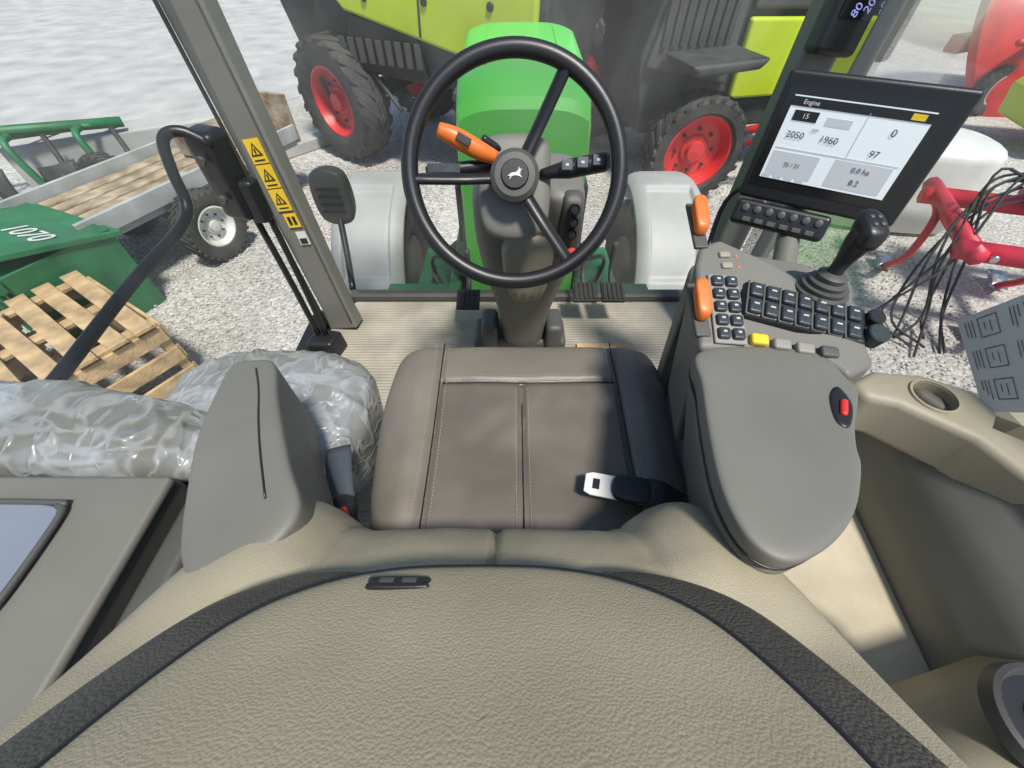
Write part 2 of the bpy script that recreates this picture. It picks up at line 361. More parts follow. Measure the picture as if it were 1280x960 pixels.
for k in range(2): cyl('bracket_bolt',(-.80,1.105,.58+k*.1),(-.80,1.095,.58+k*.1),.012,'greydk',T,n=10)
for dx in (0,.045):
    tube('strut',[(-.775+dx,1.16,.52),(-.745+dx*.8,1.13,.3),(-.72+dx*.6,1.1,.08)],.010,'blk',T)
prism('strut_foot',[(-.76,1.05),(-.66,1.04),(-.64,1.12),(-.74,1.14)],.0,.08,'blk',T,bevel=.015,bscale=1.1)
tube('handrail',[(-.76,1.12,.71),(-.815,1.11,.745),(-.855,1.09,.735),(-.858,1.06,.67),(-.85,1.03,.60),(-.845,.96,.575),(-.85,.75,.56),(-.85,.5,.535),(-.85,.3,.52)],.0135,'blk',T,n=12)
pillow('work_light',[(-.065,-.095),(.065,-.095),(.065,.095),(-.065,.095)],.03,lambda a,b,h:(-.77+a,1.72-h,.30+b),'greydk',T,D=.05,p=4)
for k in range(4): box('work_light_rib',(-.77,1.685,.25+k*.032),(.1,.01,.008),'blk',T)
tube('work_light_arm',[(-.78,1.78,.3),(-.74,1.6,.1),(-.7,1.45,.02)],.014,'blk',T)
def quad(name,P,m,par): return mk(name,P,[(0,1,2,3)],m,par,smooth=False)
quad('windshield',[(-.66,1.415,.03),(.71,1.415,.03),(.86,1.52,1.5),(-.84,1.52,1.5)],'glass',T)
quad('door_glass',[(-.79,-.2,.03),(-.74,1.24,.03),(-.9,1.44,1.5),(-.92,-.2,1.5)],'glass',T)
quad('side_window',[(.80,.2,.3),(.78,1.22,.1),(.92,1.44,1.5),(.94,.2,1.5)],'glass',T)
sA,sB,sC,sD=Vector((.80,.55,.622)),Vector((.80,.40,.55)),Vector((.83,.30,.68)),Vector((.83,.48,.80))
quad('service_sheet',[sA,sB,sC,sD],'sheet',T)
nrm=(sB-sA).cross(sD-sA).normalized(); nrm=-nrm if nrm.x>0 else nrm
def shp(u,v): return sA.lerp(sB,u).lerp(sD.lerp(sC,u),v)+nrm*.001
rr=random.Random(5)
for i in range(9):
    u0=.06+.31*(i%3); v0=.05+.31*(i//3)
    # small line drawings with caption lines
    for (a,b,c2,d2) in ((0,.09,.2,.096),(0,.22,.2,.226),(0,.09,.008,.226),(.192,.09,.2,.226),(.05,.13,.13,.136),(.05,.17,.16,.176)):
        quad('service_sheet_print',[shp(u0+a,v0+b),shp(u0+c2,v0+b),shp(u0+c2,v0+d2),shp(u0+a,v0+d2)],'greydk',T)
    for j in range(3):
        wd=rr.uniform(.1,.2); b=j*.025
        quad('service_sheet_print',[shp(u0,v0+b),shp(u0+wd,v0+b),shp(u0+wd,v0+b+.006),shp(u0,v0+b+.006)],'greydk',T)
def hood(u,v):
    a=(u-.5)*2
    y=1.56+v*1.29
    W=.235+.05*v
    nose=max(0,(v-.8)/.2)
    tail=max(0,(.12-v)/.12)
    z=.755-.02*v-.12*nose**2.5-.05*tail**2
    s=1 if a>=0 else -1; k=abs(a)
    if k<.6:
        x=s*W*(k/.6)*.95; zz=z-.035*(k/.6)**4
    else:
        q=(k-.6)/.4; x=s*W*(.95+.05*math.sin(min(1,q*4)*math.pi/2)); zz=z-.035-.80*q**1.3
    x*=1-.25*nose**3
    return (.04+x,y,zz)
grid('hood',hood,40,30,'grn',T)
# closed rear face of the hood, dropping to the windscreen base
rim=[Vector(hood(i/40,0)) for i in range(41)]
V=list(rim)+[Vector((.04+(p.x-.04)*.97,1.53,p.z-.03 if p.z>.5 else p.z)) for p in rim]
F=[(i,i+1,42+i,41+i) for i in range(40)]+[tuple(range(41,82))]
ob=mk('hood_rear_face',V,F,'grn',T,smooth=False)
for k in range(6): box('hood_rear_louvre',(.04,1.524,.30+k*.035),(.30,.008,.012),'grnd',T,bevel=.003)
for sx in (-1,1): tube('hood_crease',[(.04+sx*(.13+.03*v),1.56+v*1.25,.755-.02*v-.12*max(0,(v-.8)/.2)**2.5-.002) for v in (.15,.3,.5,.7,.85,.9)],.004,'grn',T)
box('hood_nose',(.04,2.84,.1),(.40,.10,.6),'grnd',T,bevel=.05)
for s in (-1,1):
    prism('hood_side_vent',[(s*.272+.04-.006,1.7),(s*.272+.04+.006,1.7),(s*.29+.04+.006,2.5),(s*.29+.04-.006,2.5)],.1,.35,'blk',T,bevel=0)
box('engine_block',(.03,2.2,-.35),(.46,1.3,.7),'chassis',T,bevel=.03)
box('front_axle',(.03,2.7,-.85),(1.5,.2,.18),'grnd',T,bevel=.03)
for s in (-1,1):
    fx=.04+s*.93+(.04 if s>0 else -.02)
    wheel('front_wheel',(fx,2.7,-.80),(s,0,0),.60,.38,'chassis',T)
    box('chassis_bracket',(.03+s*.36,1.75,-.22),(.22,.3,.1),'grnd',T,bevel=.02)
    tube('hydraulic_pipe',[(.03+s*.3,1.5,-.1),(.03+s*.42,1.75,-.12),(.03+s*.5,2.1,-.3)],.014,'blk',T)
    tube('hydraulic_pipe',[(.03+s*.26,1.6,.0),(.03+s*.34,1.8,-.02),(.03+s*.36,2.2,-.2)],.018,'chassis',T)
    tube('hydraulic_pipe',[(.03+s*.27,1.55,.1),(.03+s*.40,1.65,.05),(.03+s*.45,1.9,-.25)],.010,'blk',T)
    box('frame_rail',(.03+s*.3,2.1,-.12),(.06,1.2,.14),'grnd',T,bevel=.015)
    box('battery_box',(.03+s*.42,2.0,-.45),(.3,.6,.35),'grnd',T,bevel=.03)
    box('step_plate',(.03+s*.45,1.56,-.1),(.36,.16,.03),'grnd',T,bevel=.006)
    for k in range(6): cyl('step_hole',(s*.45-.12+k*.055,1.56,-.082),(s*.45-.12+k*.055,1.56,-.078),.014,'blk',T,n=12)
    def fend(u,v,s=s,fx=fx):
        ang=R(-6+v*112)
        ed=abs(u-.5)*2
        inset=.035*sm(.66-ed,0,.05)*sm(v,.30,.33)*(1-sm(v,.78,.81))+.012*sm(.5-ed,0,.05)*sm(v,.10,.12)*(1-sm(v,.24,.26))
        r=.72-.06*ed**6-inset
        y=2.72-r*math.cos(ang)*.98; z=-.74+r*math.sin(ang)*.96
        return (fx+(u-.5)*(.46-.05*(1-sm(v,0,.25))),y,z)
    grid('mudguard',fend,60,110,'fend',T,solid=.012)
def pod(sections,name,m,par,sub=1,n=20,pw=4):
    V=[];F=[]
    for (c,w,d,ang) in sections:
        for k in range(n):
            t=2*math.pi*k/n; ct,st=math.cos(t),math.sin(t)
            x=w/2*math.copysign(abs(ct)**(2/pw),ct); y=d/2*math.copysign(abs(st)**(2/pw),st)
            V.append((c[0]+x,c[1]+y*math.cos(ang),c[2]+y*math.sin(ang)))
    for j in range(len(sections)-1):
        for k in range(n): F.append((j*n+k,j*n+(k+1)%n,(j+1)*n+(k+1)%n,(j+1)*n+k))
    F.append(tuple(range(n))[::-1]); F.append(tuple((len(sections)-1)*n+k for k in range(n)))
    return mk(name,V,F,m,par,sub=sub)
pod([((.04,1.13,.0),.16,.15,0),((.04,1.12,.15),.15,.14,0),((.04,1.08,.3),.2,.16,0),((.04,1.05,.42),.25,.2,R(5)),((.04,1.02,.55),.28,.22,R(5)),((.04,1.0,.64),.28,.22,R(8)),((.04,.99,.69),.27,.2,R(10)),((.04,.985,.705),.22,.16,R(10))],'dash_column','grey',T)
pod([((.04,.93,.36),.10,.05,R(20)),((.04,.915,.50),.13,.05,R(20)),((.04,.90,.6),.15,.06,R(30))],'column_front_cover','trim',T)
pod([((.137,.93,.50),.05,.04,R(10)),((.14,.91,.58),.055,.05,R(10)),((.14,.90,.67),.055,.05,R(20)),((.138,.905,.69),.04,.03,R(20))],'switch_panel','greydk',T)
for dz in (.665,.635,.605):
    lathe('dash_switch',[(0,.013),(.007,.013),(.009,.010),(.005,.008),(.005,0)],'blk',T,axis_mw((.14,.876,dz),(.05,-1,.5)),24)
cyl('red_button',(.142,.885,.548),(.145,.868,.56),.013,'redb',T)
cyl('red_button_collar',(.141,.895,.540),(.143,.88,.551),.016,'blk',T)
box('column_base',(.03,1.13,.04),(.34,.14,.08),'greydk',T,bevel=.02)
box('column_foot',(-.08,1.1,.09),(.06,.12,.14),'greydk',T,bevel=.02)
box('column_foot',(.15,1.1,.09),(.06,.12,.14),'greydk',T,bevel=.02)
def pedal(c,w,d,rot):
    mw=frame(c,(R(rot),0,0))
    box('pedal',(0,0,0),(w,d,.015),'rub',T,mw=mw)
    for k in range(5): box('pedal_rib',((k-2)*w/5.2,0,.010),(w*.08,d*.85,.006),'rub',T,mw=mw,bevel=.001)
    tube('pedal_arm',[mw@Vector((0,.03,-.01)),mw@Vector((0,.10,.02)),mw@Vector((0,.14,.12))],.01,'chassis',T)
pedal((.28,1.27,.14),.09,.09,15); pedal((.39,1.27,.14),.09,.09,15); pedal((-.17,1.25,.12),.09,.09,15)
for k in range(8): box('floor_vent_slat',(.08+k*.024,1.04,.012),(.014,.05,.02),'greydk',T,bevel=.002)
for k in range(4): box('floor_vent_slat',(-.2+k*.024,1.04,.012),(.014,.05,.02),'greydk',T,bevel=.002)
box('floor_sun_patch',(.36,1.02,.008),(.22,.2,.012),'wood',T,bevel=.003)  # thin wood-coloured slab standing in for a yellowish patch of sunlight
# steering wheel
SC=Vector((.005,.73,.803)); a=R(56)
up=Vector((0,math.cos(a),math.sin(a))); rt=Vector((1,0,0)); nn=rt.cross(up)
if nn.y>0: nn=-nn
SW=Matrix(((rt.x,up.x,nn.x,SC.x),(rt.y,up.y,nn.y,SC.y),(rt.z,up.z,nn.z,SC.z),(0,0,0,1)))
def sw(x,y,z): return SW@Vector((x,y,z))
RW=.183
tube('steering_rim',[sw(RW*math.cos(t*math.pi/12),RW*math.sin(t*math.pi/12),0) for t in range(24)],.0145,'blk',T,closed=True,n=14,sm=4)
for an in (183,62,-56):
    ca,sa=math.cos(R(an)),math.sin(R(an))
    tube('steering_spoke',[sw(.03*ca,.03*sa,-.035),sw(.09*ca,.09*sa,-.03),sw(.15*ca,.15*sa,-.012),sw(.18*ca,.18*sa,0)],.0085,'blk',T,rx=.013,n=12)
lathe('steering_hub',[(-.06,.035),(-.05,.044),(-.02,.044),(-.012,.036),(-.010,.0)],'greydk',T,SW,40)
lathe('hub_emblem_ring',[(-.010,.025),(-.006,.023),(-.006,0)],'blk',T,SW,32)
# leaping animal badge as a flat relief
bd=[(-.013,-.004),(-.006,.001),(.002,.002),(.006,.006),(.007,.011),(.009,.007),(.013,.008),(.010,.003),(.009,-.001),(.013,-.007),(.007,-.004),(.001,-.003),(-.005,-.004),(-.010,-.010),(-.008,-.004)]
n_=len(bd); mk('hub_badge',[(x,y,z) for z in (-.0058,-.0045) for x,y in bd],[tuple(range(n_)),tuple(range(n_,2*n_))]+[(i,(i+1)%n_,n_+(i+1)%n_,n_+i) for i in range(n_)],'steel',T,smooth=False,mw=SW)
tube('steering_shaft',[sw(0,0,-.05),sw(0,-.02,-.14),(.02,1.02,.55)],.035,'blk',T)
pillow('column_shroud',[(-.055,-.10),(.055,-.10),(.07,.02),(.05,.07),(-.05,.07),(-.07,.02)],.03,lambda x,y,h:sw(x+.0,y+.01,-.10+h),'grey',T,D=.09,p=4)
def stalk(p0,p1,w,m,nm):
    p0=Vector(p0);p1=Vector(p1)
    return tube(nm,[p0,p0.lerp(p1,.35),p0.lerp(p1,.6),p1],lambda s:w*(.5+.5*min(1,s*2.5))*(1 if s<.95 else .8),m,T,n=12)
stalk(sw(-.02,.03,-.07),sw(-.165,.012,-.055),.012,'blk','left_stalk')
box('left_stalk_pad',(0,0,0),(.06,.016,.004),'btn',T,mw=SW@Matrix.Translation((-.13,.016,-.042)),bevel=.001)
stalk(sw(.05,.012,-.07),sw(.175,.03,-.05),.017,'blk','right_stalk')
for k in range(3): box('right_stalk_button',(0,0,0),(.02,.018,.004),'btn',T,mw=SW@Matrix.Translation((.095+k*.028,.02+k*.004,-.035)),bevel=.001)
for k in range(3): box('right_stalk_mark',(0,0,0),(.006,.004,.001),'scr2',T,mw=SW@Matrix.Translation((.095+k*.028,.02+k*.004,-.0325)),bevel=0)
stalk(sw(-.02,.05,-.08),sw(-.06,.07,-.06),.008,'blk','shuttle_stem')
tube('shuttle_lever',[sw(-.035,.036,-.055),sw(-.065,.046,-.045),(sw(-.105,.064,-.035)),sw(-.135,.075,-.03)],lambda s:.012+.005*math.sin(s*3.1),'org',T,n=14)
box('shuttle_mark',(0,0,0),(.026,.014,.003),'blk',T,mw=SW@Matrix.Translation((-.09,.057,-.0195))@Matrix.Rotation(R(-28),4,'Z'),bevel=.001)

# ================================================================ DRIVER SEAT
S=group('driver_seat')
def groove(d,w=.006,dep=.007): return -dep*math.exp(-(d/w)**2)
CX=.03
def cush(a,b):
    x=a-CX
    e=.018*sm(abs(x),.15,.21)*1.0 
    e+=groove(abs(x)-.165)
    if abs(x)<.165:
        e+=groove(b-.485)
        if b<.485: e+=groove(x+.012)
        e-=.012*math.exp(-((b-.3)/.12)**2)*(1-(x/.165)**2)
    v=Vector((a*9,b*9,1)); e+=.003*noise.noise(v)+.0015*noise.noise(v*3)
    return e
out=[(-.19,.16),(-.225,.25),(-.24,.38),(-.238,.49),(-.215,.575),(-.13,.595),(.03,.597),(.19,.595),(.275,.575),(.298,.49),(.30,.38),(.285,.25),(.25,.16),(.03,.14)]
ob,_=pillow('cushion',out,.055,lambda a,b,h:(a,b,.465+h+.02*sm(b,.3,.6)),'seatside',S,D=.12,p=3.5,rings=90,sm=14,extra=cush)
ob.data.materials.append(M['seat'])
for p in ob.data.polygons:
    c=p.center
    if abs(c.x-CX)<.165 and c.y<.49 and c.z>.49: p.material_index=1
def zc(a,b): return .465+.055+.02*sm(b,.3,.6)+cush(a,b)+.0015
for nm,pts in (('seam_left',[(CX-.165,y) for y in (.18,.25,.32,.4,.48,.54,.58)]),('seam_right',[(CX+.165,y) for y in (.18,.25,.32,.4,.48,.54,.58)]),('seam_cross',[(CX-.16+k*.04,.485) for k in range(9)]),('seam_mid',[(CX-.012,y) for y in (.18,.22,.26,.3,.34,.38,.42,.48)])):
    tube(nm,[(x,y,zc(x,y)-.0005) for x,y in pts],.0013,'blk',S,n=6)
V=[];F=[]
def stitch(x0,y0,x1,y1):
    L=math.hypot(x1-x0,y1-y0); n=int(L/.0065); ux,uy=(x1-x0)/L,(y1-y0)/L
    for i in range(n):
        cx,cy=x0+ux*(i+.5)*.0065,y0+uy*(i+.5)*.0065
        b=len(V)
        for s1,s2 in ((-1,-1),(1,-1),(1,1),(-1,1)):
            px=cx+ux*.0021*s1-uy*.0005*s2; py=cy+uy*.0021*s1+ux*.0005*s2
            V.append((px,py,zc(px,py)+.0001-.0012))
        F.append((b,b+1,b+2,b+3))
for dx in (-.0125,.0125):
    stitch(CX-.165+dx,.19,CX-.165+dx,.57); stitch(CX+.165+dx,.19,CX+.165+dx,.57)
stitch(CX-.15,.497,CX+.15,.497); stitch(CX-.012-.011,.19,CX-.012-.011,.475); stitch(CX-.012+.011,.19,CX-.012+.011,.475)
mk('cushion_stitching',V,F,'thread',S,smooth=False)
box('seat_base',(.03,.33,.27),(.36,.36,.2),'greydk',S,bevel=.03)
prism('suspension_base',[(-.15,.15),(.21,.15),(.21,.52),(-.15,.52)],.0,.2,'blk',S,bevel=.02,bscale=1.1)
prof=catmull([(0,.15,.48),(0,.178,.56),(0,.175,.62),(0,.148,.68),(0,.10,.73),(0,.04,.775),(0,-.02,.82),(0,-.08,.875),(0,-.12,.94),(0,-.15,1.01)],12)
arc=[0]
for i in range(1,len(prof)): arc.append(arc[-1]+(prof[i]-prof[i-1]).length)
def P(b):
    b=max(0,min(arc[-1]-1e-4,b))
    for i in range(1,len(arc)):
        if arc[i]>=b:
            t=(b-arc[i-1])/(arc[i]-arc[i-1]); p=prof[i-1].lerp(prof[i],t)
            i0=max(0,i-6); i1=min(len(prof)-1,i+5)
            tg=(prof[i1]-prof[i0]).normalized(); n=Vector((0,tg.z,-tg.y)); 
            return p,n
BX=-.025
def mpb(off=0):
    def f(a,b,h):
        p,n=P(b); q=p+n*(h+off); return (a,q.y,q.z)
    return f
def bex(a,b):
    x=abs(a-BX)
    e=.045*sm(x,.13,.22)*(1-sm(b,.19,.33)*.95)
    e+=groove(x-.155,.005,.005)*(1-sm(b,.3,.4))+ (groove(a-BX-.008,.004,.009) if b<.35 else 0)
    e-=.030*sm(b,.27,.34)
    v=Vector((a*10,b*10,5)); e+=.003*noise.noise(v)+.0012*noise.noise(v*3.1)
    return e
out=[(BX-.20,.0),(BX-.265,.10),(BX-.295,.22),(BX-.305,.36),(BX-.29,.48),(BX-.18,.56),(BX,.59),(BX+.18,.56),(BX+.285,.48),(BX+.295,.36),(BX+.285,.22),(BX+.265,.10),(BX+.20,.0),(BX,-.02)]
pillow('backrest',out,.05,mpb(-.05),'tan2',S,D=.09,p=3,rings=60,sm=14,extra=bex)
E=-.025; b0=.318
def eo(): 
    r=[(-.06,.000),(-.11,.014),(-.148,.04),(-.172,.08),(-.186,.13),(-.192,.20),(-.17,.25),(-.1,.27)]
    return [(E+x,b0+y) for x,y in r]+[(E,b0+.273)]+[(E-x,b0+y) for x,y in r[::-1]]+[(E,b0-.003)]
def big(o,d):
    c=Vector((E,b0+.135)); r=[]
    for a,b in o:
        v=Vector((a,b))-c
        dd=d*(.28+.72*sm(abs(a-E),.05,.15))
        r.append(tuple(c+v*(1+dd/v.length)))
    return r
pillow('extension_surround',big(eo(),.052),.028,mpb(.0),'band',S,D=.05,p=4,rings=40,sm=10,bot=1.0)
ob,o=pillow('extension_panel',eo(),.012,mpb(.026),'tan',S,D=.012,p=2.5,rings=40,sm=10,extra=lambda a,b:.0012*noise.noise(Vector((a*14,b*14,2))))
tube('piping',[mpb(.0275)(q.x,q.y,0) for q in o[::3]],.0022,'blk',S,closed=True,n=6,sm=3)
p,n=P(b0+.022)
tg=Vector((0,-n.z,n.y))
LM=Matrix(((1,0,0,E-.055),(0,tg.y,n.y,(p+n*.0350).y),(0,tg.z,n.z,(p+n*.0350).z),(0,0,0,1)))
pillow('label',[(-.019,-.005),(.019,-.005),(.021,0),(.019,.005),(-.019,.005),(-.021,0)],.0025,lambda a,b,h:LM@Vector((a,b,h)),'blk',S,D=.003,p=4,rings=5)
for sx in (-1,1): box('label_mark',(0,0,0),(.010,.004,.0006),'greydk',S,mw=LM@Matrix.Translation((sx*.008,0,.0028)),bevel=0)
# left armrest
pillow('left_armrest',[(-.395,.37),(-.365,.395),(-.335,.385),(-.30,.32),(-.235,.21),(-.205,.15),(-.24,.10),(-.29,.10),(-.335,.2)],.02,lambda a,b,h:(a,b,.71+h-.04*sm(b,.2,.4)),'grey',S,D=.13,p=7,rings=24,bot=1.0)
tube('armrest_seam',[(x,y,.7305-.04*sm(y,.2,.4)) for x,y in ((-.352,.37),(-.325,.325),(-.295,.27),(-.268,.22),(-.240,.165))],.0012,'blk',S,n=6)
tube('belt_strap',[(-.30,.36,.50),(-.275,.28,.50),(-.25,.2,.47)],.003,'beltb',S,rx=.022,n=10)
box('belt_buckle_red',(-.245,.225,.545),(.022,.014,.012),'redb',S,rot=(.3,0,.4))
pillow('belt_buckle_left',[(-.018,-.03),(.018,-.03),(.018,.03),(-.018,.03)],.01,lambda a,b,h:(-.255+a,.225+b,.525+h),'blk',S,D=.02)
BM=frame((.158,.262,.545),(R(4),R(-4),R(-14)))
prism('belt_tongue',[(-.05,-.014),(-.04,-.018),(.0,-.018),(.01,-.014),(.01,.014),(.0,.018),(-.04,.018),(-.05,.014)],0,.004,'wht',S,mw=BM,bevel=.001)
box('belt_tongue_slot',(-.033,0,.0045),(.010,.016,.002),'blk',S,mw=BM,bevel=.0005)
pillow('belt_latch',[(-.005,-.017),(.045,-.019),(.055,0),(.045,.019),(-.005,.017)],.008,lambda a,b,h:BM@Vector((a,b,h+.006)),'blk',S,D=.008,p=4)
grid('belt_webbing',lambda u,v:BM@Vector((.04+.08*v,(u-.5)*.042-.012*v,.012+.006*math.sin(v*7)-.01*v)),4,14,'belt',S,solid=.002)

# ================================================================ CONTROL CONSOLE
C=group('armrest_console')
pad=[(.226,.335),(.349,.335),(.372,.29),(.373,.27),(.345,.225),(.333,.2),(.326,.18),(.299,.14),(.266,.112),(.228,.096),(.204,.103),(.191,.13),(.19,.18),(.207,.277)]
def dense(o,n=4): return [tuple(v)[:2] for v in catmull([(a,b,0) for a,b in o],n,True)]
pillow('armrest_pad',pad,.016,flat(.752),'grey',C,D=.03,p=9,rings=26)
tube('pad_split_line',[(x*.985+.004,y*.985+.003,.742) for x,y in dense(pad,2)],.0018,'blk',C,closed=True,n=6,sm=2)
prism('armrest_body',dense([(x*.99+.003,y) for x,y in pad],3),.54,.735,'grey',C,bevel=.012,shift=(.045,.01),bscale=.85)
pillow('armrest_recess',[(.335,.222),(.353,.25),(.351,.275),(.335,.262),(.325,.23)],.004,flat(.7660),'blk',C,D=.004,p=5,rings=6)
box('latch_red',(.340,.245,.771),(.007,.022,.006),'redb',C,rot=(0,0,-.5))
SL=.34
def zp(x,y): return .766+max(0,(y-.335))*SL
cp=[(.220,.336),(.236,.45),(.246,.478),(.275,.49),(.335,.455),(.36,.435),(.42,.37),(.415,.31),(.375,.292),(.35,.336)]
prism('control_body',cp,.55,.8,'grey',C,bevel=.008,zt=zp,shift=(.03,0),bscale=.9)
TI=math.atan(SL)
def onp(x,y,h=0,rz=0):
    return Matrix.Translation((x,y,zp(x,y)+h))@Matrix.Rotation(TI,4,'X')@Matrix.Rotation(rz,4,'Z')
BP=onp(.262,.385,.002,-.08)
box('button_plate',(0,0,0),(.038,.098,.004),'greylt',C,mw=BP,bevel=.004)
for i in range(5):
    for j in range(2):
        box('button',(-.0085+j*.017,-.037+i*.0185,.004),(.0145,.015,.006),'btn',C,mw=BP,bevel=.003)
        box('button_mark',(-.0085+j*.017,-.036+i*.0185,.0075),(.004,.0025,.0006),'scr2',C,mw=BP,bevel=0)
RB=onp(.352,.378,.002,-.30)
box('button_bank',(0,0,0),(.145,.052,.012),'blk',C,mw=RB,bevel=.006)
for i in range(7):
    box('bank_divider',(-.0682+i*.019,0,.0065),(.002,.048,.003),'greydk',C,mw=RB,bevel=0)
    for j in range(2):
        box('bank_button',(-.0585+i*.019,-.012+j*.024,.007),(.0155,.020,.008),'btn',C,mw=RB,bevel=.003)
        box('bank_mark',(-.0585+i*.019,-.010+j*.024,.0115),(.006,.002,.0006),'scr2',C,mw=RB,bevel=0)
cyl('rotary_knob',RB@Vector((.080,-.010,-.005)),RB@Vector((.080,-.010,.014)),.012,'btn',C)
cyl('rotary_knob',RB@Vector((.081,.016,-.005)),RB@Vector((.081,.016,.010)),.010,'blk',C)
for i,mm in enumerate(('yel','greylt','greylt','greydk')):
    box('thumb_switch',(0,0,0),(.020,.014,.010),mm,C,mw=onp(.292+i*.025,.344-i*.006,.002,-.15),bevel=.003)
for (x,y,sz) in ((.232,.385,.85),(.252,.508,.9)):
    z=zp(x,y)
    box('lever_slot',(x-.004,y,z),(.018,.075,.006),'greydk',C,rot=(TI,0,0),bevel=.002)
    pillow('orange_lever',[(-.008*sz,-.022*sz),(.008*sz,-.022*sz),(.010*sz,.0),(.008*sz,.022*sz),(-.008*sz,.022*sz),(-.010*sz,0)],.008,lambda a,b,h,x=x,y=y,z=z:(x-.004+a,y+b,z+.016+h+b*.5),'org',C,D=.008,p=5,rings=8)
    box('lever_stem',(x-.004,y,z+.006),(.008,.014,.022),'blk',C,bevel=.002)
for k in range(2): 
    box('small_switch',(0,0,0),(.014,.009,.005),'trim',C,mw=onp(.275,.445+k*.016,.002),bevel=.002)
    lathe('switch_dot',[(0,.002),(.001,.002),(.0012,0)],'org',C,onp(.29,.443+k*.016,.001),10)
jb=Vector((.385,.410,.79))
box('joystick_base',tuple(jb-Vector((0,0,.03))),(.085,.09,.06),'grey',C,rot=(R(15),0,R(-20)),bevel=.015)
lathe('joystick_boot',[(0,.03),(.005,.031),(.007,.026),(.012,.027),(.013,.021),(.018,.022),(.02,.016),(.026,.017),(.03,.011)],'greydk',C,axis_mw(jb,(0.05,0,1)),28)
tube('joystick',[jb+Vector((0,0,.02)),jb+Vector((.003,.001,.045)),jb+Vector((.004,.0,.07)),jb+Vector((.004,-.002,.09))],lambda s:.0085+.006*sm(s,.2,.7)-.004*sm(s,.85,1),'blk',C,n=14)
pillow('joystick_head',[(-.010,-.016),(.010,-.016),(.013,.006),(.007,.018),(-.007,.018),(-.013,.006)],.009,lambda a,b,h:tuple(jb+Vector((.004+a,b-.002,.088+h+.3*b))),'blk',C,D=.014,p=3,rings=8)
for k in range(4): lathe('joystick_button',[(0,.0025),(.002,.0025),(.003,0)],'greydk',C,axis_mw(jb+Vector((.0+.008*(k%2),-.008+.010*(k//2),.096+.3*(-.008+.010*(k//2)))),(0,-.3,1)),12)
pod([((.36,.33,.0),.16,.3,0),((.35,.34,.3),.14,.3,0),((.33,.36,.6),.15,.3,0)],'console_support','greydk',C)
prism('front_cowl',[(.262,.485),(.30,.50),(.36,.48),(.46,.50),(.48,.56),(.36,.60),(.285,.56)],.45,.735,'grey',C,bevel=.02,bscale=.8)

# ================================================================ MONITOR
Mo=group('display_monitor')
BL=Vector((.476,.855,.708)); TL=Vector((.499,.883,.917)); TR=Vector((.736,.741,.920)); BR=Vector((.713,.714,.709))
xa=((TR-TL)+(BR-BL)).normalized(); ya=((TL-BL)+(TR-BR)); ya=(ya-xa*ya.dot(xa)).normalized(); za=xa.cross(ya)
if za.y>0: za=-za
c=(BL+TL+TR+BR)/4
MW=Matrix(((xa.x,ya.x,za.x,c.x),(xa.y,ya.y,za.y,c.y),(xa.z,ya.z,za.z,c.z),(0,0,0,1)))
W=.278;H=.213
box('case',(0,0,-.012),(W,H,.03),'blk',Mo,mw=MW,bevel=.008)
box('case_back',(0,0,-.04),(W*.7,H*.7,.04),'greydk',Mo,mw=MW,bevel=.015)
sx,sy=.212,.135; oy=.004; ox=-.008
box('screen_glass',(ox,oy,.0035),(W*.86,H*.78,.002),'blkg',Mo,mw=MW,bevel=0)
box('screen',(ox,oy,.005),(sx,sy,.002),'scr',Mo,mw=MW,bevel=0)
box('screen_header',(ox,oy+sy/2-.009,.0066),(sx,.014,.0008),'blk',Mo,mw=MW,bevel=0)
def plate(x,y,w,h,m,z=.0066): box('ui_panel',(ox+x,oy+y,z),(w,h,.0008),m,Mo,mw=MW,bevel=0)
def ut(s,x,y,size,m='blk',z=.0078): text('ui_text',s,size,m,Mo,MW@Matrix.Translation((ox+x,oy+y,z)),.0001)
ut('Engine',-.075,.0585,.010,'wht'); plate(.085,.0585,.02,.009,'yel',.0074)
plate(-.075,.038,.04,.016,'blk'); ut('15',-.075,.038,.011,'wht',.0079)
plate(-.02,.035,.04,.012,'scr2')
ut('2050',-.078,.008,.015); ut('1960',-.022,.008,.015); ut('0',.065,.032,.016); ut('97',.055,-.002,.015); ut('rpm',-.05,.02,.007)
plate(0,-.014,.20,.0008,'scr2',.0068); plate(.018,.02,.0008,.07,'scr2',.0068)
plate(-.06,-.04,.08,.04,'scr2'); plate(.05,-.04,.09,.044,'scr2')
ut('25 / 21',-.06,-.04,.010,z=.008); ut('0.0 ha',.05,-.03,.012,z=.008); ut('8.2',.05,-.05,.013,z=.008)
for k in range(4): plate(-.095+k*.02,-.062,.014,.004,'scr2',.0068)
BS=MW@Matrix.Translation((-.045,-.135,-.0))@Matrix.Rotation(R(-18),4,'X')
box('key_strip',(0,0,0),(.18,.05,.03),'blk',Mo,mw=BS,bevel=.01)
for k in range(7): lathe('key',[(0,.007),(.003,.007),(.004,.005),(.004,0)],'greydk',Mo,BS@Matrix.Translation((-.068+k*.023,.008,.015)),16)
for k in range(6): box('key_flat',(-.058+k*.024,-.013,.016),(.016,.009,.003),'greydk',Mo,mw=BS,bevel=.001)
tube('monitor_arm',[MW@Vector((0,-.02,-.05)),MW@Vector((-.02,-.12,-.07)),(.52,.62,.58),(.45,.52,.5)],.022,'grey',Mo)
tube('monitor_cable',[MW@Vector((-.12,-.08,-.05)),MW@Vector((-.16,-.16,-.06)),(.42,.72,.5),(.40,.58,.52)],.006,'blk',Mo)
G=group('corner_display')
Rm=Rp
box('housing',(-.01,-.06,1.02),(.115,.06,.32),'blk',G,mw=Rm,bevel=.015)
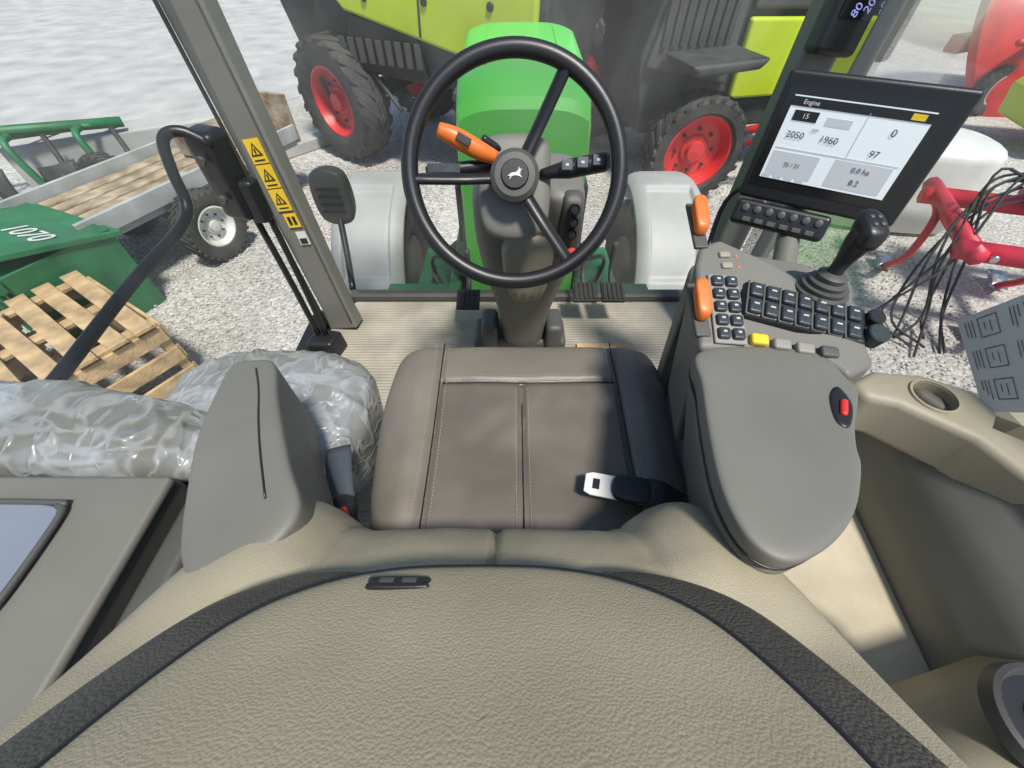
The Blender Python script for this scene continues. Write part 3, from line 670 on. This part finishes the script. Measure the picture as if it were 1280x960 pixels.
box('display_face',(-.01,-.0915,1.04),(.085,.003,.22),'blkg',G,mw=Rm,bevel=0)
M['seg']=mat('segment_blue',(.1,.1,.2),.4,emit=((.35,.4,.9),.8))
text('display_digits','20',.026,'seg',G,Rm@Matrix.Translation((.014,-.094,.955))@Matrix.Rotation(R(90),4,'X')@Matrix.Rotation(R(75),4,'Z'),.0002)
text('display_digits','80',.026,'seg',G,Rm@Matrix.Translation((-.014,-.094,.945))@Matrix.Rotation(R(90),4,'X')@Matrix.Rotation(R(75),4,'Z'),.0002)

# ================================================================ LEFT
Pn=group('passenger_seat')
def wrinkle(p,amp):
    v=Vector(p); n=noise.noise(v*6)*.7+noise.noise(v*15)*.35+max(0,1-abs(noise.noise(Vector((v.x*9,v.y*16,v.z*10)))*5))*.45+max(0,1-abs(noise.noise(Vector((v.x*20+5,v.y*11,v.z*14)))*5))*.3
    return amp*n
def wr(f,amp):
    def g(a,b,h):
        q=Vector(f(a,b,h)); d=wrinkle(q,amp); return (q.x+d*.3,q.y+d*.3,q.z+d)
    return g
pillow('cushion_wrapped',[(-.70,.44),(-.71,.56),(-.64,.635),(-.50,.645),(-.36,.62),(-.29,.54),(-.30,.40),(-.38,.33),(-.55,.33)],.09,wr(flat(.40),.011),'wrap',Pn,D=.12,p=3.5,rings=110,sm=28)
pillow('backrest_wrapped',[(-1.02,.42),(-.80,.445),(-.62,.42),(-.47,.37),(-.425,.31),(-.46,.265),(-.60,.26),(-.80,.27),(-1.02,.28)],.075,wr(flat(.54),.011),'wrap',Pn,D=.12,p=3,rings=110,sm=28)
box('seat_frame',(-.62,.42,.2),(.4,.35,.3),'greydk',Pn,bevel=.03)
Bx=group('storage_box')
box('cabinet',(-.76,.03,.36),(.60,.46,.47),'greydk',Bx,bevel=.015)
prism('cabinet_lid',[(-1.05,-.2),(-.47,-.2),(-.455,.0),(-.455,.25),(-1.05,.25)],.597,.612,'grey',Bx,bevel=.006)
prism('cabinet_edge',[(-.452,-.2),(-.415,-.2),(-.405,.245),(-.445,.25)],.3,.585,'greydk',Bx,bevel=.01)
fr=[(-.60,.21),(-.57,.205),(-.558,.19),(-.555,.10),(-.565,.075),(-.60,.068)]
prism('tray',[(-1.0,.21)]+fr+[(-1.0,.068)],.608,.618,'inset',Bx,bevel=.003)
tube('tray_rim',[(-1.0,.213,.619)]+[(x+.002,y,.619) for x,y in fr]+[(-1.0,.065,.619)],.004,'greydk',Bx)
box('cabinet_rear',(-.73,-.30,.4),(.62,.2,.4),'blk',Bx,bevel=.02)

# ================================================================ RIGHT interior
RI=group('side_console')
box('beige_ledge',(.60,.16,.24),(.36,.62,.12),'beige',RI,bevel=.02)
def wallf(u,v):
    y=-.05+u*.52
    P3=[(.74-.05*(1-u),.295),(.745-.05*(1-u),.36),(.76-.03*(1-u),.44),(.79,.50),(.80,.545)]
    i=min(3,int(v*4)); t=v*4-i
    x=P3[i][0]*(1-t)+P3[i+1][0]*t; z=P3[i][1]*(1-t)+P3[i+1][1]*t
    return (x-.06*sm(u,.75,1)*v,y,z)
grid('side_wall',wallf,20,16,'grey',RI,solid=.02)
tube('side_wall_seam',[(.728-.05*(1-u),-.05+u*.5,.305) for u in (0,.3,.6,1)],.004,'blk',RI)
sill=prism('side_sill',[(.60,.46),(.66,.49),(.74,.48),(.95,.36),(.95,-.05),(.80,-.05),(.785,.22),(.74,.34),(.66,.41),(.61,.425)],.46,.56,'trim',RI,bevel=.015)
def boolean(ob,verts_faces):
    V,F=verts_faces
    me=bpy.data.meshes.new('cut'); me.from_pydata(V,[],F); bm=bmesh.new(); bm.from_mesh(me); bmesh.ops.recalc_face_normals(bm,faces=bm.faces); bm.to_mesh(me); bm.free()
    c2=bpy.data.objects.new('cut',me); COL.objects.link(c2)
    md=ob.modifiers.new('bool','BOOLEAN'); md.operation='DIFFERENCE'; md.object=c2; md.solver='EXACT'
    bpy.context.view_layer.update()
    dg=bpy.context.evaluated_depsgraph_get(); nm=bpy.data.meshes.new_from_object(ob.evaluated_get(dg))
    ob.modifiers.clear(); ob.data=nm
    bpy.data.objects.remove(c2)
def cylcut(cx,cy,r,z0,z1,n=40):
    V=[(cx+r*math.cos(2*math.pi*k/n),cy+r*math.sin(2*math.pi*k/n),z) for z in (z0,z1) for k in range(n)]
    F=[tuple(range(n)),tuple(range(n,2*n))]+[(k,(k+1)%n,n+(k+1)%n,n+k) for k in range(n)]
    return V,F
boolean(sill,cylcut(.725,.425,.032,.475,.7))
tr=[(.775,.36),(.80,.385),(.89,.32),(.90,.26)]
boolean(sill,([(x,y,z) for z in (.52,.7) for x,y in tr],[(0,1,2,3),(4,5,6,7),(0,1,5,4),(1,2,6,5),(2,3,7,6),(3,0,4,7)]))
lathe('cup_ring',[(0,.038),(.003,.037),(.003,.033),(-.01,.032)],'trim',RI,Matrix.Translation((.725,.425,.5605)),40,cap=False)
def corner(u,v):
    x=.47+u*.5; y=.02+.12*u*1.0-.30*v; z=.50+.03*math.sin(v*3)-.12*(1-min(1,v*4))**2
    return (x-.05*v,y,z)
grid('rear_panel',corner,16,16,'trim',RI,solid=.03)
lathe('rear_cup_rim',[(-.005,.057),(.012,.055),(.015,.050),(.004,.044),(-.0,.043)],'greydk',RI,Matrix.Translation((.575,-.005,.535)),40,cap=False)
lathe('rear_cup_well',[(-.005,.046),(.004,.044),(.0045,0)],'blk',RI,Matrix.Translation((.575,-.005,.535)),40)
lathe('rear_cup_insert',[(.004,.022),(.010,.021),(.011,.012),(.006,.0)],'greydk',RI,Matrix.Translation((.575,-.005,.535)),30)

# ================================================================ OUTSIDE
GC=group('green_crate',(-4.1,3.05,-1.4),R(-24))
box('body',(0,0,.38),(1.15,.8,.76),'grnd',GC,bevel=.01)
for k in range(4): box('rib',(-.45+k*.3,-.41,.38),(.05,.03,.74),'grnd',GC,bevel=.005)
box('lid',(0,.02,.80),(1.2,.9,.05),'grnd',GC,rot=(R(-14),0,0),bevel=.01)
box('rim',(0,-.44,.70),(1.2,.06,.08),'grnd',GC,bevel=.01)
text('number','1070',.24,'wht',GC,frame((.25,.02,.834),(R(-14),0,0)),.002)
def crate(loc,rz,full):
    WC=group('wooden_crate',loc,rz)
    for z in (.1,.3,.5):
        for s in (-1,1):
            box('slat',(0,s*.45,z),(1.1,.025,.12),'wood',WC,bevel=.004,rot=(0,0,random.uniform(-.01,.01)))
            box('slat',(s*.56,0,z),(.025,.87,.12),'wood',WC,bevel=.004)
    for k in range(5): box('top_plank',(0,-.36+k*.18,.602),(1.2,.12,.028),'wood',WC,bevel=.004,rot=(0,0,random.uniform(-.03,.03)))
    for x in (-.5,0,.5): box('batten',(x,0,.572),(.1,.86,.028),'wood',WC,bevel=.004)
    for x in (-.51,.51):
        for y in (-.40,.40): box('post',(x,y,.28),(.07,.07,.55),'wood',WC,bevel=.004)
crate((-3.25,2.1,-1.4),R(-32),1)
crate((-4.2,1.75,-1.4),R(10),0)
TL_=group('flatbed_trailer',(-3.65,4.55,-1.4),R(-22))
box('deck',(0,0,.62),(1.0,2.6,.1),'trl',TL_,bevel=.01)
for k in range(5): box('plank',(-.4+k*.2,0,.685),(.17,2.5,.025),'rust',TL_,bevel=.004)
box('side',(.52,0,.72),(.04,2.6,.16),'trl',TL_,bevel=.006); box('side',(-.52,0,.72),(.04,2.6,.16),'trl',TL_,bevel=.006)
box('headboard',(0,1.32,.85),(1.05,.05,.5),'rust',TL_,bevel=.006)
box('bale',(.1,.6,.82),(.5,.7,.22),'rust',TL_,bevel=.03)
for s in (-1,1): wheel('trailer_wheel',(s*.68,-.35,.36),(s,0,0),.36,.22,'wheelw',TL_,lugs=30,rimf=.55)
box('axle',(0,-.35,.36),(1.2,.08,.08),'chassis',TL_)
box('drawbar',(0,-1.6,.5),(.1,.8,.1),'chassis',TL_)
cw=group('concrete_wall')
box('block',(-5.0,6.3,-1.1),(3.2,.5,.6),'conc',cw,rot=(0,0,R(28)),bevel=.03)
box('kerb',(-3.4,6.9,-1.32),(.3,3.0,.16),'conc',cw,rot=(0,0,R(-40)),bevel=.02)
PL=group('plough',(-6.1,5.3,-1.4),R(25))
tube('beam',[(-1.6,0,.7),(0,0,.8),(1.2,.2,.7)],.06,'grnd',PL,smoothpath=False)
tube('beam',[(-1.4,.4,.6),(1.0,.5,.65)],.05,'chassis',PL,smoothpath=False)
for k in range(4):
    x=-1.3+k*.7
    tube('shank',[(x,0,.75),(x,-.25,.7),(x+.1,-.35,.2)],.04,'grnd',PL)
    grid('mouldboard',lambda u,v,x=x:(x+.1+u*.45,-.35-.15*math.sin(u*2)+.12*v*v,.05+v*.4+.08*u),8,8,'chassis',PL,solid=.012)
    tube('coulter_arm',[(x+.3,0,.7),(x+.4,-.3,.5),(x+.4,-.45,.25)],.03,'chassis',PL)
    tube('cross_link',[(x,0,.75),(x+.3,.45,.62)],.03,'grnd',PL,smoothpath=False)
    lathe('disc',[(0,.22),(.01,.22),(.03,.1),(.03,0)],'steel',PL,axis_mw((x+.4,-.45,.22),(1,.3,.1)),24)
wheel('depth_wheel',(.9,-.5,.3),(-.3,-1,0),.3,.18,'yel',PL)
HV=group('combine_harvester',(-.34,6.96,-1.4),R(-25))
def bp(pts,y0,y1,nm,m,g,bev=.04):
    V=[(x,y0,z) for x,z in pts]+[(x,y1,z) for x,z in pts]; n=len(pts)
    F=[tuple(range(n)),tuple(range(n,2*n))[::-1]]+[(i,n+i,n+(i+1)%n,(i+1)%n) for i in range(n)]
    return mk(nm,V,F,m,g,bevel=bev)
bp([(-2.2,1.15),(1.2,1.0),(1.3,1.6),(1.2,3.2),(-2.2,3.2),(-2.5,2.2)],-1.1,1.0,'body','chassis',HV)
bp([(-1.25,1.72),(.55,1.36),(1.2,1.46),(1.25,3.1),(-1.5,3.1),(-1.6,2.05)],-1.22,-1.105,'side_panel','lime',HV,.04)
bp([(-2.4,2.0),(-1.7,1.9),(-1.7,3.0),(-2.4,3.0)],-1.2,-1.105,'rear_panel','greydk',HV,.03)
bp([(-1.5,1.15),(-.2,1.1),(-.3,1.55),(-1.2,1.70)],-1.18,-1.105,'lower_panel','blk',HV,.03)
for k in range(9): box('grille_slat',(-1.4+k*.14,-1.2,1.36),(.08,.03,.24),'greydk',HV,bevel=.005)
tube('panel_seam',[(-.2,-1.226,1.55),(-.15,-1.226,2.2),(-.2,-1.226,3.0)],.012,'chassis',HV)
for k in range(3): cyl('panel_latch',(-.9+k*.8,-1.22,1.85),(-.9+k*.8,-1.24,1.85),.04,'blk',HV,n=12)
for k in range(3): tube('frame_bar',[(-2.1+k*.5,-1.12,1.15),(-1.9+k*.6,-1.15,.75)],.03,'chassis',HV)
wheel('rear_wheel',(-1.74,-1.08,.75),(-.22,-1,0),.75,.5,'red',HV,lugs=20)
wheel('rear_wheel',(-1.75,.95,.75),(0,1,0),.75,.5,'red',HV,lugs=20)
wheel('front_wheel',(1.0,-1.15,.82),(0,-1,0),.82,.55,'red',HV,lugs=22)
wheel('front_wheel',(1.0,.95,.82),(0,1,0),.82,.55,'red',HV,lugs=22)
box('rear_axle',(-1.75,0,.72),(.2,1.8,.18),'chassis',HV)
BL_=group('round_baler',(2.60,6.75,-1.4),R(12))
bp([(-1.15,.6),(1.5,.6),(1.9,1.1),(1.6,2.3),(-1.0,2.4),(-1.3,1.4)],-.7,.9,'chamber','chassis',BL_)
bp([(-.05,.95),(1.6,.95),(1.8,1.3),(1.6,1.68),(-.1,1.72)],-.80,-.705,'panel','lime',BL_)
bp([(-.1,1.78),(1.6,1.74),(1.5,2.25),(-.05,2.3)],-.78,-.705,'upper_panel','greydk',BL_)
bp([(-1.25,1.3),(-.15,1.1),(-.2,2.2),(-1.0,2.3)],-.78,-.705,'panel_grey','greydk',BL_)
tube('panel_seam',[(.75,-.806,1.0),(.78,-.806,1.4),(.75,-.806,1.66)],.01,'chassis',BL_)
for k in range(8): box('grille_slat',(-1.1+k*.11,-.80,1.75),(.06,.03,.5),'chassis',BL_,bevel=.004)
wheel('axle_wheel',(-.68,-1.28,.60),(-.1,-1,0),.60,.42,'red',BL_,lugs=26,rimf=.66)
wheel('axle_wheel',(-.70,1.25,.60),(0,1,0),.60,.42,'red',BL_,lugs=26,rimf=.66)
tube('red_drawbar',[(-.1,-1.3,.75),(.8,-1.5,.95),(2.4,-1.2,1.0)],.05,'red',BL_,smoothpath=False)
tube('red_drawbar',[(.1,-1.1,.5),(1.2,-1.4,.95)],.04,'red',BL_,smoothpath=False)
bp([(-1.0,1.35),(-.3,1.4),(-.2,1.5),(-1.1,1.46)],-1.5,-.8,'wheel_guard','chassis',BL_)
RM=group('rotary_mower',(9.6,9.8,-1.4),R(25))
lathe('drum_cover',[(0,1.7),(.15,1.75),(.6,1.4),(.85,.8),(.95,.3),(.96,0)],'red',RM,Matrix.Translation((0,0,.9))@Matrix.Rotation(R(60),4,'X'),40)
for k in range(10):
    an=k*math.pi/5; tube('tine_arm',[(0,-.7,.9),(1.9*math.cos(an),-.7-.9*math.sin(an),1.1+1.5*math.sin(an))],.05,'red',RM,smoothpath=False)
box('frame',(0,.3,.9),(3.2,.25,.25),'red',RM,bevel=.03)
wheel('mower_wheel',(-1.3,-.6,.4),(-.2,-1,0),.4,.25,'wheelw',RM)
LM_=group('disc_mower',(9.1,6.9,-1.4),R(-15))
bp([(-1.2,.3),(1.2,.3),(1.4,.7),(1.0,1.1),(-1.0,1.1),(-1.3,.7)],-.6,.6,'cover','lime',LM_)
box('skid',(0,-.65,.4),(2.2,.1,.2),'chassis',LM_); box('top_plate',(0,0,1.13),(1.6,.7,.06),'wht',LM_)
CU=group('cultivator',(4.7,3.1,-1.4),R(-20))
tube('frame_beam',[(-1.0,-.6,.75),(1.8,-.6,.8)],.08,'redf',CU,smoothpath=False)
tube('frame_beam',[(-1.0,.4,.75),(1.8,.4,.8)],.08,'redf',CU,smoothpath=False)
for x in (-.9,0,.9): tube('cross_beam',[(x,-.7,.75),(x,.6,.78)],.07,'redf',CU,smoothpath=False)
for k in range(6):
    x=-.9+k*.5; y=-.6 if k%2 else .4
    tube('tine',[(x,y,.75),(x-.05,y-.35,.7),(x-.05,y-.4,.35),(x,y-.1,.05)],.035,'redf',CU)
    grid('share',lambda u,v,x=x,y=y:(x-.08+u*.16,y-.12+v*.2,.03+.08*v),3,3,'steel',CU,solid=.012)
prism('headstock',[(-.3,-.1),(.3,-.1),(.2,.5),(-.2,.5)],.8,1.35,'redf',CU,bevel=.03,bscale=1.3)
for k in range(5): cyl('bolt',(-.8+k*.4,-.69,.76),(-.8+k*.4,-.72,.76),.03,'steel',CU,n=8)
HO=group('hydraulic_hoses')
for k in range(9):
    r0=random.Random(k)
    x0=3.75+r0.uniform(-.2,.2); 
    tube('hose',[(4.4+r0.uniform(-.2,.3),3.4,-.4+r0.uniform(-.2,.3)),(4.0+r0.uniform(-.2,.2),3.3,-.35+r0.uniform(-.2,.2)),(x0-.1,3.0+r0.uniform(-.2,.2),-.75),(x0-.1+r0.uniform(-.3,.2),2.8,-1.25),(x0-.2,2.5+r0.uniform(-.2,.2),-1.37)],.011,'rub',HO,n=6)
wt=group('water_tank',(4.4,4.9,-1.4),R(-15))
pillow('tank_body',[(-.7,-.4),(.7,-.4),(.7,.4),(-.7,.4)],.15,flat(.8),'wht',wt,D=.75,p=3,rings=12,bot=.98)
cyl('tank_cap',(0,0,.93),(0,0,1.0),.14,'blk',wt)

# ================================================================ LIGHT / CAMERA
w=bpy.data.worlds.new('World'); sc.world=w; w.use_nodes=True
nt=w.node_tree; bg=nt.nodes['Background']
sky=nt.nodes.new('ShaderNodeTexSky'); sky.sky_type='NISHITA'; sky.sun_disc=False
EL=R(64); AZ=R(150)
sky.sun_elevation=EL; sky.sun_rotation=AZ
nt.links.new(sky.outputs[0],bg.inputs['Color']); bg.inputs['Strength'].default_value=.15
sd=bpy.data.lights.new('sun','SUN'); sd.energy=4.9; sd.angle=R(8); sd.color=(1,.95,.88)
so=bpy.data.objects.new('sun',sd); COL.objects.link(so)
d=Vector((math.sin(AZ)*math.cos(EL),math.cos(AZ)*math.cos(EL),math.sin(EL)))
so.rotation_euler=d.to_track_quat('Z','Y').to_euler(); so.location=(0,0,20)
cd=bpy.data.cameras.new('camera'); cam=bpy.data.objects.new('camera',cd); COL.objects.link(cam)
cam.location=(0,0,1.1); cam.rotation_euler=(R(40),0,0)
cd.sensor_width=36; cd.lens=14.06; cd.clip_start=.01; cd.clip_end=500
sc.camera=cam
sc.view_settings.view_transform='Standard'; sc.view_settings.look='None'; sc.view_settings.exposure=0
